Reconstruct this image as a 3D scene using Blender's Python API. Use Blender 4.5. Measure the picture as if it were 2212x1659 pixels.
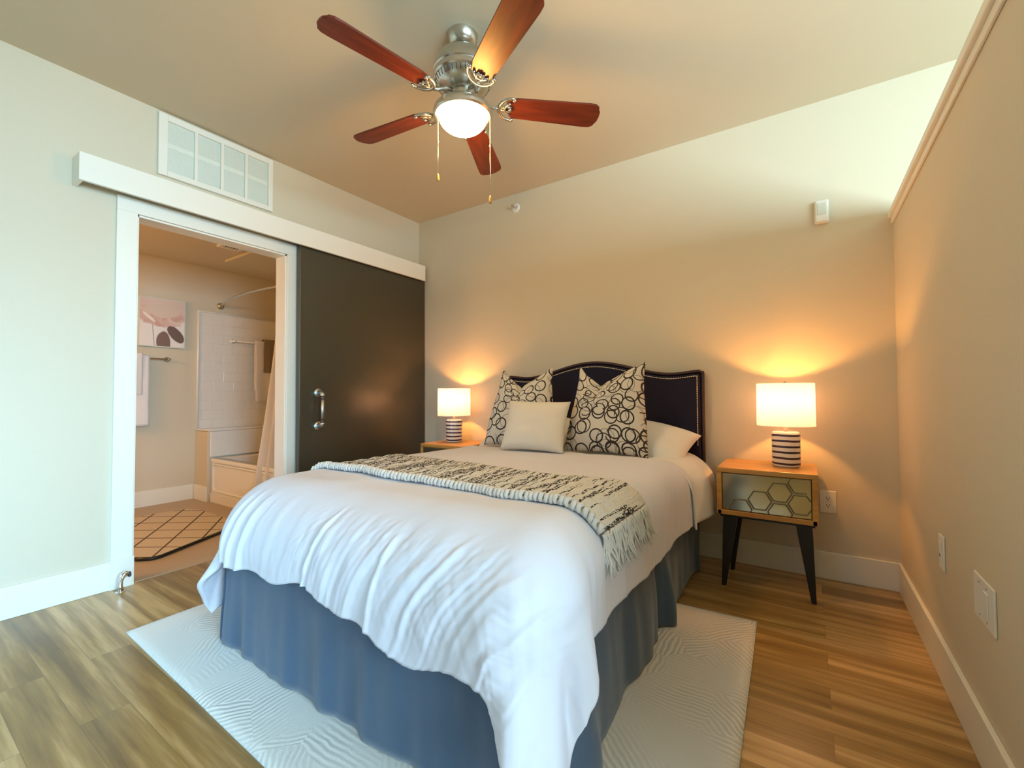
import bpy, bmesh, math, random
from mathutils import Vector, Matrix, noise
PI = math.pi
S = bpy.context.scene
for o in list(bpy.data.objects): bpy.data.objects.remove(o)
COL = S.collection
random.seed(7)

# ------------------------------------------------------------------ camera
CP = Vector((3.1581, -3.0918, 1.0454)); YAW, PITCH, ROLL, FPX = -0.5879, 0.0245, -0.0041, 954.48
fw = Vector((math.sin(YAW)*math.cos(PITCH), math.cos(YAW)*math.cos(PITCH), math.sin(PITCH)))
rt = Vector((math.cos(YAW), -math.sin(YAW), 0)); up = rt.cross(fw)
r2 = rt*math.cos(ROLL) + up*math.sin(ROLL); u2 = up*math.cos(ROLL) - rt*math.sin(ROLL)
cam = bpy.data.cameras.new('camera'); cam.sensor_fit = 'HORIZONTAL'; cam.sensor_width = 36
cam.lens = FPX*36/2212; cam.clip_start = 0.02
co = bpy.data.objects.new('camera', cam); COL.objects.link(co)
m = Matrix((r2, u2, -fw)).transposed().to_4x4(); m.translation = CP
co.matrix_world = m; S.camera = co

# ------------------------------------------------------------------ view, world, lights
S.view_settings.view_transform = 'Standard'; S.view_settings.look = 'None'
S.view_settings.gamma = 1; S.view_settings.use_curve_mapping = False
S.view_settings.exposure = 0.07
w = bpy.data.worlds.new('sky'); S.world = w; w.use_nodes = True
w.node_tree.nodes['Background'].inputs[0].default_value = (0.75, 0.88, 1.0, 1)
w.node_tree.nodes['Background'].inputs[1].default_value = 0.4
def area(name, loc, aim, sx, sy, power, color, spread=180):
    l = bpy.data.lights.new(name, 'AREA'); l.shape = 'RECTANGLE'; l.size = sx; l.size_y = sy
    l.energy = power; l.color = color; l.spread = math.radians(spread)
    o = bpy.data.objects.new(name, l); COL.objects.link(o); o.location = loc
    o.rotation_euler = (Vector(aim)-Vector(loc)).to_track_quat('-Z', 'Y').to_euler(); return o
def point(name, loc, power, color, radius=.03):
    l = bpy.data.lights.new(name, 'POINT'); l.energy = power; l.color = color; l.shadow_soft_size = radius
    o = bpy.data.objects.new(name, l); COL.objects.link(o); o.location = loc; return o
# daylight through the living-room window and the window behind the camera
area('daylight_sky', (5.88, -2.70, 1.54), (-2, -2.1, .45), 2.95, 1.08, 36, (0.40, 0.72, 1.0), 50)
for y_, p_ in ((-1.68, 26), (-2.66, 42), (-3.64, 54)): area('daylight_ground', (5.72, y_, 1.53), (5.72-4.6, y_+2.7, 1.53+2.7), .98, 1.10, p_, (0.68, 0.93, 1.0), 130)
area('daylight_rear', (1.45, -5.05, 1.05), (.3, -2.9, -.9), 1.8, 1.3, 36, (0.32, 0.68, 1.0), 110)
WARM = (1.0, 0.56, 0.22)

# ------------------------------------------------------------------ materials
class NT:
    def __init__(s, name):
        s.m = bpy.data.materials.new(name); s.m.use_nodes = True; s.t = s.m.node_tree
        s.b = s.t.nodes['Principled BSDF']; s.out = s.t.nodes['Material Output']
    def n(s, typ, **kw):
        nd = s.t.nodes.new(typ)
        for k, v in kw.items():
            if k.startswith('i_'):
                nd.inputs[k[2:].replace('_', ' ')].default_value = v
            else: setattr(nd, k, v)
        return nd
    def l(s, a, b): s.t.links.new(a, b)
    def math(s, op, a, b=None, c=None, clamp=False):
        nd = s.t.nodes.new('ShaderNodeMath'); nd.operation = op; nd.use_clamp = clamp
        for i, v in enumerate((a, b, c)):
            if v is None: continue
            if isinstance(v, (int, float)): nd.inputs[i].default_value = v
            else: s.l(v, nd.inputs[i])
        return nd.outputs[0]
    def mix(s, f, a, b):
        nd = s.t.nodes.new('ShaderNodeMix'); nd.data_type = 'RGBA'
        for i, v in ((0, f), (6, a), (7, b)):
            if isinstance(v, (int, float)): nd.inputs[i].default_value = v
            elif isinstance(v, tuple): nd.inputs[i].default_value = (*v[:3], 1)
            else: s.l(v, nd.inputs[i])
        return nd.outputs[2]
    def coord(s, kind='Object', scale=None, rot=None, loc=None):
        tc = s.t.nodes.new('ShaderNodeTexCoord'); o = tc.outputs[kind]
        if scale or rot or loc:
            mp = s.t.nodes.new('ShaderNodeMapping')
            if scale: mp.inputs['Scale'].default_value = scale
            if rot: mp.inputs['Rotation'].default_value = rot
            if loc: mp.inputs['Location'].default_value = loc
            s.l(o, mp.inputs[0]); o = mp.outputs[0]
        return o
    def bump(s, h, strength=.3, dist=.01):
        nd = s.t.nodes.new('ShaderNodeBump'); nd.inputs['Strength'].default_value = strength
        nd.inputs['Distance'].default_value = dist; s.l(h, nd.inputs['Height']); s.l(nd.outputs[0], s.b.inputs['Normal'])
    def base(s, c, rough=.5, metal=0.0, **kw):
        if isinstance(c, tuple): s.b.inputs['Base Color'].default_value = (*c, 1)
        else: s.l(c, s.b.inputs['Base Color'])
        s.b.inputs['Roughness'].default_value = rough; s.b.inputs['Metallic'].default_value = metal
        for k, v in kw.items(): s.b.inputs[k.replace('_', ' ')].default_value = v
        return s
def noise_mat(name, c, rough=.5, metal=0.0, var=.06, nscale=30, bump=.0, bdist=.002, stretch=None, **kw):
    t = NT(name); co_ = t.coord('Object', scale=stretch or (1, 1, 1))
    nz = t.n('ShaderNodeTexNoise'); nz.inputs['Scale'].default_value = nscale; nz.inputs['Detail'].default_value = 4
    t.l(co_, nz.inputs['Vector'])
    lo = tuple(max(0, x*(1-var)) for x in c); hi = tuple(min(1, x*(1+var)) for x in c)
    t.base(t.mix(nz.outputs[0], lo, hi), rough, metal, **kw)
    if bump: t.bump(nz.outputs[0], bump, bdist)
    return t.m
M = {}
M['wall'] = noise_mat('beige_wall_paint', (.67, .61, .48), .75, var=.015, nscale=60, bump=.08, bdist=.001)
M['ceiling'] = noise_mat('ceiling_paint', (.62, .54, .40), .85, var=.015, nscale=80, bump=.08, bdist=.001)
M['trim'] = noise_mat('white_trim_paint', (.84, .83, .76), .4, var=.01, nscale=10)
M['white'] = noise_mat('white_plastic', (.85, .85, .82), .35, var=.01)
M['acrylic'] = noise_mat('tub_acrylic', (.86, .85, .82), .12, var=.01)
M['nickel'] = noise_mat('brushed_nickel', (.62, .60, .55), .28, 1.0, var=.05, nscale=40, stretch=(1, 1, 20))
M['chrome'] = noise_mat('chrome', (.78, .80, .84), .10, 1.0, var=.02)
M['steel'] = noise_mat('galvanised_pipe', (.66, .68, .68), .38, 1.0, var=.10, nscale=60)
M['dark_metal'] = noise_mat('bronze_dark', (.12, .07, .05), .4, .8)
M['hexbar'] = noise_mat('aged_bar', (.20, .17, .11), .45, .6)
M['black'] = noise_mat('black_wood', (.006, .005, .005), .35, var=.2)
M['navy'] = noise_mat('navy_velvet', (.005, .004, .024), .85, var=.15, nscale=12, Sheen_Weight=.04)
M['piping'] = noise_mat('brown_piping', (.045, .018, .022), .6)
M['nail'] = noise_mat('nailhead', (.75, .66, .55), .25, 1.0)
M['sheet'] = noise_mat('white_sheet', (.82, .81, .80), .85, var=.01, nscale=8, bump=.15, bdist=.01)
M['duvet'] = noise_mat('white_duvet', (.75, .75, .84), .8, var=.012, nscale=6, bump=.22, bdist=.02)
M['pillow'] = noise_mat('white_pillowcase', (.82, .80, .76), .85, var=.01, nscale=9, bump=.2, bdist=.01)
M['cream'] = noise_mat('cream_linen', (.78, .71, .61), .9, var=.04, nscale=200, bump=.35, bdist=.001)
M['skirt'] = noise_mat('slate_bed_skirt', (.056, .098, .165), .75, var=.05, nscale=60, bump=.15, bdist=.002, Sheen_Weight=.3)
M['mattress'] = noise_mat('mattress_ticking', (.75, .75, .72), .8)
M['towel'] = noise_mat('white_towel', (.85, .85, .88), .95, var=.03, nscale=150, bump=.5, bdist=.003)
M['towel_grey'] = noise_mat('taupe_towel', (.28, .22, .16), .95, var=.06, nscale=120, bump=.5, bdist=.003)
M['curtain'] = noise_mat('shower_curtain', (.80, .74, .66), .7, var=.02)
M['yarn'] = noise_mat('cream_yarn', (.74, .72, .70), .95, var=.08, nscale=90, bump=.5, bdist=.004)
M['slot'] = noise_mat('dark_slot', (.05, .045, .04), .6)
M['vinyl'] = noise_mat('bathroom_vinyl', (.46, .36, .25), .45, var=.08, nscale=5)

def mat_floor():
    t = NT('oak_plank_floor')
    c = t.coord('Object')
    br = t.n('ShaderNodeTexBrick'); br.offset = .37; br.offset_frequency = 2; br.squash = 1
    br.inputs['Color1'].default_value = (0, 0, 0, 1); br.inputs['Color2'].default_value = (1, 1, 1, 1)
    br.inputs['Mortar'].default_value = (.5, .5, .5, 1); br.inputs['Scale'].default_value = 1
    br.inputs['Mortar Size'].default_value = .0007; br.inputs['Mortar Smooth'].default_value = .1
    br.inputs['Brick Width'].default_value = 1.22; br.inputs['Row Height'].default_value = .127
    t.l(c, br.inputs['Vector'])
    g = t.coord('Object', scale=(.8, 13, 1))
    # offset the grain per plank
    add = t.n('ShaderNodeVectorMath'); add.operation = 'ADD'; t.l(g, add.inputs[0])
    sc = t.n('ShaderNodeVectorMath'); sc.operation = 'SCALE'; sc.inputs['Scale'].default_value = 37; t.l(br.outputs[0], sc.inputs[0]); t.l(sc.outputs[0], add.inputs[1])
    nz = t.n('ShaderNodeTexNoise'); nz.inputs['Scale'].default_value = 1.6; nz.inputs['Detail'].default_value = 5; nz.inputs['Roughness'].default_value = .55
    t.l(add.outputs[0], nz.inputs['Vector'])
    n2 = t.n('ShaderNodeTexNoise'); n2.inputs['Scale'].default_value = 9; n2.inputs['Detail'].default_value = 4; t.l(add.outputs[0], n2.inputs['Vector'])
    v = t.math('ADD', t.math('MULTIPLY', br.outputs[0], .30), t.math('MULTIPLY_ADD', nz.outputs[0], 1.35, -.24))
    v = t.math('ADD', v, t.math('MULTIPLY', n2.outputs[0], .22))
    rp = t.n('ShaderNodeValToRGB'); e = rp.color_ramp.elements
    e[0].position = .30; e[0].color = (.165, .088, .024, 1); e[1].position = .95; e[1].color = (.62, .41, .18, 1)
    a = rp.color_ramp.elements.new(.62); a.color = (.335, .198, .058, 1)
    t.l(v, rp.inputs[0])
    col = t.mix(br.outputs['Fac'], rp.outputs[0], (.17, .10, .04))
    t.base(col, .34)
    t.b.inputs['Roughness'].default_value = .30; t.b.inputs['Specular IOR Level'].default_value = .7
    h = t.math('SUBTRACT', t.math('MULTIPLY', n2.outputs[0], .2), br.outputs['Fac'])
    t.bump(h, .12, .001)
    return t.m
M['floor'] = mat_floor()

def mat_wood(name, c1, c2, rough=.4, scale=(1, 12, 12), s=3.0):
    t = NT(name); c = t.coord('Object', scale=scale)
    nz = t.n('ShaderNodeTexNoise'); nz.inputs['Scale'].default_value = s; nz.inputs['Detail'].default_value = 6; t.l(c, nz.inputs['Vector'])
    rp = t.n('ShaderNodeValToRGB'); rp.color_ramp.elements[0].position = .35; rp.color_ramp.elements[1].position = .68
    rp.color_ramp.elements[0].color = (*c1, 1); rp.color_ramp.elements[1].color = (*c2, 1)
    t.l(nz.outputs[0], rp.inputs[0]); t.base(rp.outputs[0], rough); t.bump(nz.outputs[0], .06, .002); return t.m
M['blade'] = mat_wood('cherry_blade', (.095, .012, .004), (.19, .027, .008), .38, (1.5, 14, 14))
M['oak'] = mat_wood('golden_mango_wood', (.44, .21, .045), (.60, .33, .09), .32, (1, 14, 14))

def mat_door():
    t = NT('charcoal_door'); c = t.coord('Object')
    nz = t.n('ShaderNodeTexNoise'); nz.inputs['Scale'].default_value = 260; nz.inputs['Detail'].default_value = 2; t.l(c, nz.inputs['Vector'])
    t.base((.046, .040, .025), .30); t.b.inputs['Specular IOR Level'].default_value = .7
    t.bump(nz.outputs[0], .10, .0012); return t.m
M['door'] = mat_door()

def mat_rug():
    t = NT('carved_offwhite_rug'); c = t.coord('Object')
    vo = t.n('ShaderNodeTexVoronoi'); vo.inputs['Scale'].default_value = 4.2; t.l(c, vo.inputs['Vector'])
    sep = t.n('ShaderNodeSeparateColor'); t.l(vo.outputs['Color'], sep.inputs[0])
    ang = t.math('MULTIPLY', t.math('ROUND', t.math('MULTIPLY', sep.outputs[0], 4)), PI/4)
    sx = t.n('ShaderNodeSeparateXYZ'); t.l(c, sx.inputs[0])
    wn = t.n('ShaderNodeTexNoise'); wn.inputs['Scale'].default_value = 7; wn.inputs['Detail'].default_value = 2; t.l(c, wn.inputs['Vector'])
    p = t.math('ADD', t.math('MULTIPLY', sx.outputs[0], t.math('COSINE', ang)), t.math('MULTIPLY', sx.outputs[1], t.math('SINE', ang)))
    p = t.math('ADD', p, t.math('MULTIPLY', wn.outputs[0], .045))
    st = t.math('SINE', t.math('MULTIPLY', p, 330))
    wn2 = t.n('ShaderNodeTexNoise'); wn2.inputs['Scale'].default_value = 3.2; t.l(c, wn2.inputs['Vector'])
    msk = t.math('MULTIPLY', t.math('SUBTRACT', wn2.outputs[0], .38), 4.5, clamp=True)
    st = t.math('MULTIPLY', st, msk)
    pile = t.n('ShaderNodeTexNoise'); pile.inputs['Scale'].default_value = 400; t.l(c, pile.inputs['Vector'])
    f = t.math('MULTIPLY_ADD', st, .5, .5)
    t.base(t.mix(f, (.66, .64, .59), (.84, .82, .78)), .62, Sheen_Weight=.4)
    t.bump(t.math('ADD', st, t.math('MULTIPLY', pile.outputs[0], .9)), .45, .004); return t.m
M['rug'] = mat_rug()

def mat_bathrug():
    t = NT('cream_diamond_rug'); c = t.coord('Object')
    sx = t.n('ShaderNodeSeparateXYZ'); t.l(c, sx.inputs[0])
    wn = t.n('ShaderNodeTexNoise'); wn.inputs['Scale'].default_value = 25; t.l(c, wn.inputs['Vector'])
    wob = t.math('MULTIPLY', wn.outputs[0], .02)
    def ln(sgn):
        p = t.math('ADD', t.math('ADD', t.math('MULTIPLY', sx.outputs[0], 1/.34), t.math('MULTIPLY', sx.outputs[1], sgn/.235)), wob)
        fr = t.math('ABSOLUTE', t.math('SUBTRACT', t.math('FRACT', t.math('ADD', p, 50.0)), .5))
        return t.math('LESS_THAN', fr, .033)
    f = t.math('MAXIMUM', ln(1), ln(-1))
    t.base(t.mix(f, (.62, .55, .45), (.10, .07, .055)), .95)
    t.bump(wn.outputs[0], .6, .006); return t.m
M['bath_rug'] = mat_bathrug()

def mat_rings():
    t = NT('cream_fabric_with_rings'); c = t.coord('UV')
    def ring(off, scale, rad, wd, rnd=.45, keep=1.1):
        mp = t.n('ShaderNodeMapping'); mp.inputs['Location'].default_value = (*off, 0); t.l(c, mp.inputs[0])
        vo = t.n('ShaderNodeTexVoronoi'); vo.voronoi_dimensions = '2D'; vo.inputs['Scale'].default_value = scale; vo.inputs['Randomness'].default_value = rnd
        t.l(mp.outputs[0], vo.inputs['Vector'])
        sp_ = t.n('ShaderNodeSeparateColor'); t.l(vo.outputs['Color'], sp_.inputs[0])
        return t.math('MULTIPLY', t.math('LESS_THAN', sp_.outputs[0], keep), t.math('LESS_THAN', t.math('ABSOLUTE', t.math('SUBTRACT', vo.outputs['Distance'], rad)), wd))
    dark = t.math('MAXIMUM', ring((0, 0), 9.4, .385, .044, .5), t.math('MAXIMUM', ring((.345, .17), 8.6, .36, .036, .8, .40), ring((.62, .81), 8.0, .37, .028, .9, .30)))
    grey = t.math('MAXIMUM', ring((.13, .61), 7.9, .40, .024, .6, .5), ring((.71, .33), 6.1, .33, .018, .6, .6))
    col = t.mix(grey, (.70, .64, .55), (.36, .32, .27))
    col = t.mix(dark, col, (.035, .022, .018))
    t.base(col, .9)
    nz = t.n('ShaderNodeTexNoise'); nz.inputs['Scale'].default_value = 250; t.l(c, nz.inputs['Vector']); t.bump(nz.outputs[0], .3, .001)
    return t.m
M['rings'] = mat_rings()

def mat_throw():
    t = NT('black_and_cream_knit'); c = t.coord('UV')
    mp = t.n('ShaderNodeMapping'); mp.inputs['Scale'].default_value = (50, 1.9, 1); t.l(c, mp.inputs[0])
    n1 = t.n('ShaderNodeTexNoise'); n1.noise_dimensions = '2D'; n1.inputs['Scale'].default_value = 1; n1.inputs['Detail'].default_value = 3; n1.inputs['Distortion'].default_value = .4; t.l(mp.outputs[0], n1.inputs['Vector'])
    mp2 = t.n('ShaderNodeMapping'); mp2.inputs['Scale'].default_value = (120, 120, 1); t.l(c, mp2.inputs[0])
    ck = t.n('ShaderNodeTexVoronoi'); ck.voronoi_dimensions = '2D'; ck.inputs['Scale'].default_value = 1; t.l(mp2.outputs[0], ck.inputs['Vector'])
    sep = t.n('ShaderNodeSeparateXYZ'); t.l(c, sep.inputs[0])
    # fewer dark yarns toward the fringed end (u -> 1.6) and along the front hem (v small)
    lim = t.math('MULTIPLY_ADD', t.math('MAXIMUM', t.math('SUBTRACT', sep.outputs[0], 1.10), 0), .30, .492)
    hem = t.math('LESS_THAN', sep.outputs[1], .03)
    a = t.math('GREATER_THAN', n1.outputs[0], lim)
    b = t.math('LESS_THAN', ck.outputs['Distance'], .52)
    f = t.math('MULTIPLY', t.math('MULTIPLY', a, b), t.math('SUBTRACT', 1, hem))
    t.base(t.mix(f, (.78, .75, .70), (.035, .022, .02)), .95)
    h = t.math('ADD', ck.outputs['Distance'], t.math('MULTIPLY', n1.outputs[0], 1.5)); t.bump(h, .8, .006); return t.m
M['throw'] = mat_throw()

def mat_tile():
    t = NT('white_moulded_tile'); c = t.coord('Object')
    sx = t.n('ShaderNodeSeparateXYZ'); t.l(c, sx.inputs[0]); cb = t.n('ShaderNodeCombineXYZ')
    t.l(sx.outputs[1], cb.inputs[0]); t.l(sx.outputs[2], cb.inputs[1])
    br = t.n('ShaderNodeTexBrick'); br.inputs['Scale'].default_value = 1; br.inputs['Brick Width'].default_value = .2; br.inputs['Row Height'].default_value = .1
    br.inputs['Mortar Size'].default_value = .003; br.inputs['Mortar Smooth'].default_value = .6
    br.inputs['Color1'].default_value = (.84, .83, .80, 1); br.inputs['Color2'].default_value = (.84, .83, .80, 1); br.inputs['Mortar'].default_value = (.76, .75, .71, 1)
    t.l(cb.outputs[0], br.inputs['Vector']); t.base(br.outputs[0], .14)
    t.bump(t.math('SUBTRACT', 1, br.outputs['Fac']), .4, .002); return t.m
M['tile'] = mat_tile()

def mat_picture():
    """pale watercolour bloom above two brown leaves (generic)"""
    t = NT('floral_canvas'); c = t.coord('UV')
    nz = t.n('ShaderNodeTexNoise'); nz.inputs['Scale'].default_value = 5; nz.inputs['Detail'].default_value = 5; t.l(c, nz.inputs['Vector'])
    def ell(cx, cy, rx, ry, rot=0, wob=.25):
        mp = t.n('ShaderNodeMapping'); mp.vector_type = 'TEXTURE'
        mp.inputs['Location'].default_value = (cx, cy, 0); mp.inputs['Rotation'].default_value = (0, 0, rot); mp.inputs['Scale'].default_value = (rx, ry, 1)
        t.l(c, mp.inputs[0]); ln = t.n('ShaderNodeVectorMath'); ln.operation = 'LENGTH'; t.l(mp.outputs[0], ln.inputs[0])
        d = t.math('ADD', ln.outputs['Value'], t.math('MULTIPLY', t.math('SUBTRACT', nz.outputs[0], .5), wob*2))
        return t.math('MULTIPLY', t.math('SUBTRACT', 1.05, d), 9, clamp=True)
    rp = t.n('ShaderNodeValToRGB'); e = rp.color_ramp.elements
    e[0].position = .35; e[0].color = (.62, .36, .34, 1); e[1].position = .62; e[1].color = (.78, .66, .60, 1)
    n3 = t.n('ShaderNodeTexNoise'); n3.inputs['Scale'].default_value = 3.0; n3.inputs['Detail'].default_value = 3; n3.inputs['Distortion'].default_value = 1.2; t.l(c, n3.inputs['Vector']); t.l(n3.outputs[0], rp.inputs[0])
    col = t.mix(ell(.5, .98, .75, .40), (.86, .85, .86), (.74, .60, .56))
    col = t.mix(ell(.50, .66, .56, .25), col, rp.outputs[0])
    col = t.mix(ell(.50, .77, .40, .16), col, (.72, .62, .56))
    col = t.mix(ell(.20, .60, .17, .035, -.6, .1), col, (.88, .84, .80))
    col = t.mix(ell(.52, .08, .16, .24, 0, .1), col, (.22, .15, .13))
    col = t.mix(ell(.80, .27, .24, .12, -.7, .1), col, (.17, .12, .115))
    col = t.mix(ell(.30, .20, .012, .3, .1, .1), col, (.45, .44, .45))
    t.base(col, .7); return t.m
M['picture'] = mat_picture()

def mat_mirror():
    t = NT('antique_mirror'); c = t.coord('Object')
    nz = t.n('ShaderNodeTexNoise'); nz.inputs['Scale'].default_value = 6; nz.inputs['Detail'].default_value = 5; t.l(c, nz.inputs['Vector'])
    t.base(t.mix(nz.outputs[0], (.48, .39, .24), (.70, .60, .42)), .12, .95)
    return t.m
M['mirror'] = mat_mirror()
def mat_shade():
    t = NT('linen_lamp_shade'); t.t.nodes.remove(t.b)
    c = t.coord('Object', scale=(1, 1, 1)); wv = t.n('ShaderNodeTexNoise'); wv.inputs['Scale'].default_value = 120; t.l(c, wv.inputs['Vector'])
    d = t.n('ShaderNodeBsdfDiffuse'); tr = t.n('ShaderNodeBsdfTranslucent')
    col = t.mix(wv.outputs[0], (.47, .51, .84), (.52, .56, .90)); t.l(col, d.inputs[0]); t.l(col, tr.inputs[0])
    mx = t.n('ShaderNodeMixShader'); mx.inputs[0].default_value = .5; t.l(d.outputs[0], mx.inputs[1]); t.l(tr.outputs[0], mx.inputs[2]); t.l(mx.outputs[0], t.out.inputs[0])
    return t.m
M['shade'] = mat_shade()
def mat_glow(name, col, strength):
    t = NT(name); t.base((.9, .88, .8), .3); t.b.inputs['Emission Color'].default_value = (*col, 1); t.b.inputs['Emission Strength'].default_value = strength; return t.m
M['globe'] = mat_glow('lit_frosted_glass', (1.0, .62, .28), 24)
def mat_stripes():
    t = NT('striped_ceramic'); c = t.coord('Object'); sx = t.n('ShaderNodeSeparateXYZ'); t.l(c, sx.inputs[0])
    nz = t.n('ShaderNodeTexNoise'); nz.inputs['Scale'].default_value = 9; t.l(c, nz.inputs['Vector'])
    z = t.math('ADD', sx.outputs[2], t.math('MULTIPLY', t.math('SUBTRACT', nz.outputs[0], .5), .008))
    p = t.math('FRACT', t.math('DIVIDE', t.math('SUBTRACT', z, .004), .0305))
    f = t.math('LESS_THAN', t.math('ABSOLUTE', t.math('SUBTRACT', p, .5)), .185)
    t.base(t.mix(f, (.82, .79, .74), (.045, .025, .045)), .25)
    t.bump(t.math('SUBTRACT', 1, f), .3, .002); return t.m
M['stripes'] = mat_stripes()
def mat_glass():
    t = NT('window_glass'); t.base((.9, .97, 1), .02); t.b.inputs['Transmission Weight'].default_value = 1; t.b.inputs['IOR'].default_value = 1.0; return t.m
M['glass'] = mat_glass()
M['filter'] = noise_mat('grille_filter', (.66, .72, .66), .7, var=.04, nscale=12)
M['filter2'] = noise_mat('grille_shelf', (.74, .79, .71), .7)

# ------------------------------------------------------------------ mesh helpers
def new_obj(name, bm, mat, parent=None, smooth=False, bevel=0, subsurf=0):
    me = bpy.data.meshes.new(name); bm.normal_update(); bm.to_mesh(me); bm.free()
    me.materials.append(mat)
    if smooth:
        for p in me.polygons: p.use_smooth = True
    o = bpy.data.objects.new(name, me); COL.objects.link(o)
    if parent: o.parent = parent
    if bevel:
        b = o.modifiers.new('bevel', 'BEVEL'); b.width = bevel; b.segments = 2; b.limit_method = 'ANGLE'; b.angle_limit = math.radians(40)
    if subsurf:
        s_ = o.modifiers.new('sub', 'SUBSURF'); s_.levels = subsurf; s_.render_levels = subsurf
    return o
def bx(bm, x0, x1, y0, y1, z0, z1):
    vs = [bm.verts.new((x, y, z)) for x in (x0, x1) for y in (y0, y1) for z in (z0, z1)]
    for f in ((0, 1, 3, 2), (4, 6, 7, 5), (0, 4, 5, 1), (2, 3, 7, 6), (0, 2, 6, 4), (1, 5, 7, 3)): bm.faces.new([vs[i] for i in f])
    return vs
def box(name, x0, x1, y0, y1, z0, z1, mat, parent=None, bevel=0):
    bm = bmesh.new(); bx(bm, x0, x1, y0, y1, z0, z1); return new_obj(name, bm, mat, parent, bevel=bevel)
def tube_path(bm, pts, r, seg=10, caps=True):
    pts = [Vector(p) for p in pts]; rings = []; n = len(pts)
    rr = r if isinstance(r, (list, tuple)) else [r]*n
    t0 = (pts[1]-pts[0]).normalized(); ref = Vector((0, 0, 1)) if abs(t0.z) < .9 else Vector((1, 0, 0))
    nrm = t0.cross(ref).normalized()
    for i, p in enumerate(pts):
        t = (pts[min(i+1, n-1)]-pts[max(i-1, 0)]).normalized()
        nrm = (nrm - t*nrm.dot(t)).normalized(); bn = t.cross(nrm)
        rings.append([bm.verts.new(p+(nrm*math.cos(2*PI*k/seg)+bn*math.sin(2*PI*k/seg))*rr[i]) for k in range(seg)])
    for a, b in zip(rings, rings[1:]):
        for k in range(seg): bm.faces.new((a[k], a[(k+1) % seg], b[(k+1) % seg], b[k]))
    if caps: bm.faces.new(rings[0][::-1]); bm.faces.new(rings[-1])
def lathe(bm, prof, seg=48, c=(0, 0, 0), axis='z'):
    rings = []; c = Vector(c)
    def pos(r, h, a):
        if axis == 'z': return c+Vector((r*math.cos(a), r*math.sin(a), h))
        if axis == 'x': return c+Vector((h, r*math.cos(a), r*math.sin(a)))
        return c+Vector((r*math.cos(a), h, r*math.sin(a)))
    for r, h in prof:
        if r < 1e-6: rings.append([bm.verts.new(pos(0, h, 0))])
        else: rings.append([bm.verts.new(pos(r, h, 2*PI*k/seg)) for k in range(seg)])
    for a, b in zip(rings, rings[1:]):
        for k in range(seg):
            k2 = (k+1) % seg
            if len(a) == 1 and len(b) == 1: continue
            if len(a) == 1: bm.faces.new((a[0], b[k2], b[k]))
            elif len(b) == 1: bm.faces.new((a[k], a[k2], b[0]))
            else: bm.faces.new((a[k], a[k2], b[k2], b[k]))
def prism(bm, poly, axis, a0, a1):
    """poly: 2D points, extruded along axis from a0 to a1; (x: (y,z)), (y: (x,z)), (z: (x,y))"""
    def p3(p, a): return {'x': (a, p[0], p[1]), 'y': (p[0], a, p[1]), 'z': (p[0], p[1], a)}[axis]
    A = [bm.verts.new(p3(p, a0)) for p in poly]; B = [bm.verts.new(p3(p, a1)) for p in poly]; n = len(poly)
    bm.faces.new(A[::-1]); bm.faces.new(B)
    for i in range(n): bm.faces.new((A[i], A[(i+1) % n], B[(i+1) % n], B[i]))
def fix(bm): bmesh.ops.recalc_face_normals(bm, faces=bm.faces); return bm
def grid_mesh(bm, fn, nu, nv, uvfn=None):
    V = [[bm.verts.new(fn(i/nu, j/nv)) for j in range(nv+1)] for i in range(nu+1)]
    uvl = bm.loops.layers.uv.verify() if uvfn else None
    for i in range(nu):
        for j in range(nv):
            f = bm.faces.new((V[i][j], V[i+1][j], V[i+1][j+1], V[i][j+1]))
            if uvl:
                for lp, (a, b) in zip(f.loops, ((i, j), (i+1, j), (i+1, j+1), (i, j+1))): lp[uvl].uv = uvfn(a/nu, b/nv)
    return V
def thing(name, label, cat, loc=(0, 0, 0), group=None):
    o = bpy.data.objects.new(name, None); COL.objects.link(o); o.location = loc; o['label'] = label; o['category'] = cat
    if group: o['group'] = group
    return o
def tag(o, label, cat, group=None, kind=None):
    o['label'] = label; o['category'] = cat
    if group: o['group'] = group
    if kind: o['kind'] = kind
    return o
def struct(o, label=None):
    o['kind'] = 'structure'
    if label: o['label'] = label
    return o
def smoothstep(a, b, x):
    t = max(0, min(1, (x-a)/(b-a))); return t*t*(3-2*t)

# ------------------------------------------------------------------ room shell
W, H, CAPZ = 3.56, 2.74, 2.016
XE, YR = 6.1, -5.2            # living room east wall, rear wall
OY0, OY1, OZ = -2.20, -1.33, 2.08
struct(box('floor', 0, XE, YR, 0, -.1, 0, M['floor']), 'oak plank floor')
struct(box('ceiling', -.12, XE, YR, .12, H, H+.1, M['ceiling']), 'plain painted ceiling')
bm = bmesh.new(); bx(bm, -.12, 0, YR, OY0, 0, H); bx(bm, -.12, 0, OY1, .12, 0, H); bx(bm, -.12, 0, OY0, OY1, OZ, H)
struct(new_obj('wall_left', bm, M['wall']), 'beige wall with the bathroom doorway')
struct(box('wall_back', 0, XE, 0, .12, -.1, H, M['wall']), 'beige wall behind the bed')
YE = -2.3                      # the partition ends here, just outside the frame
struct(box('wall_right', W, W+.12, YE, 0, 0, CAPZ-.03, M['wall']), 'beige partition wall that stops short of the ceiling')
bm = bmesh.new()
bx(bm, W-.022, W+.142, YE-.02, 0, CAPZ-.03, CAPZ); bx(bm, W-.010, W, YE, 0, CAPZ-.060, CAPZ-.03); bx(bm, W+.12, W+.13, YE, 0, CAPZ-.060, CAPZ-.03)
struct(new_obj('trim_1', bm, M['trim'], bevel=.003), 'painted cap along the top of the partition wall')
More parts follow.
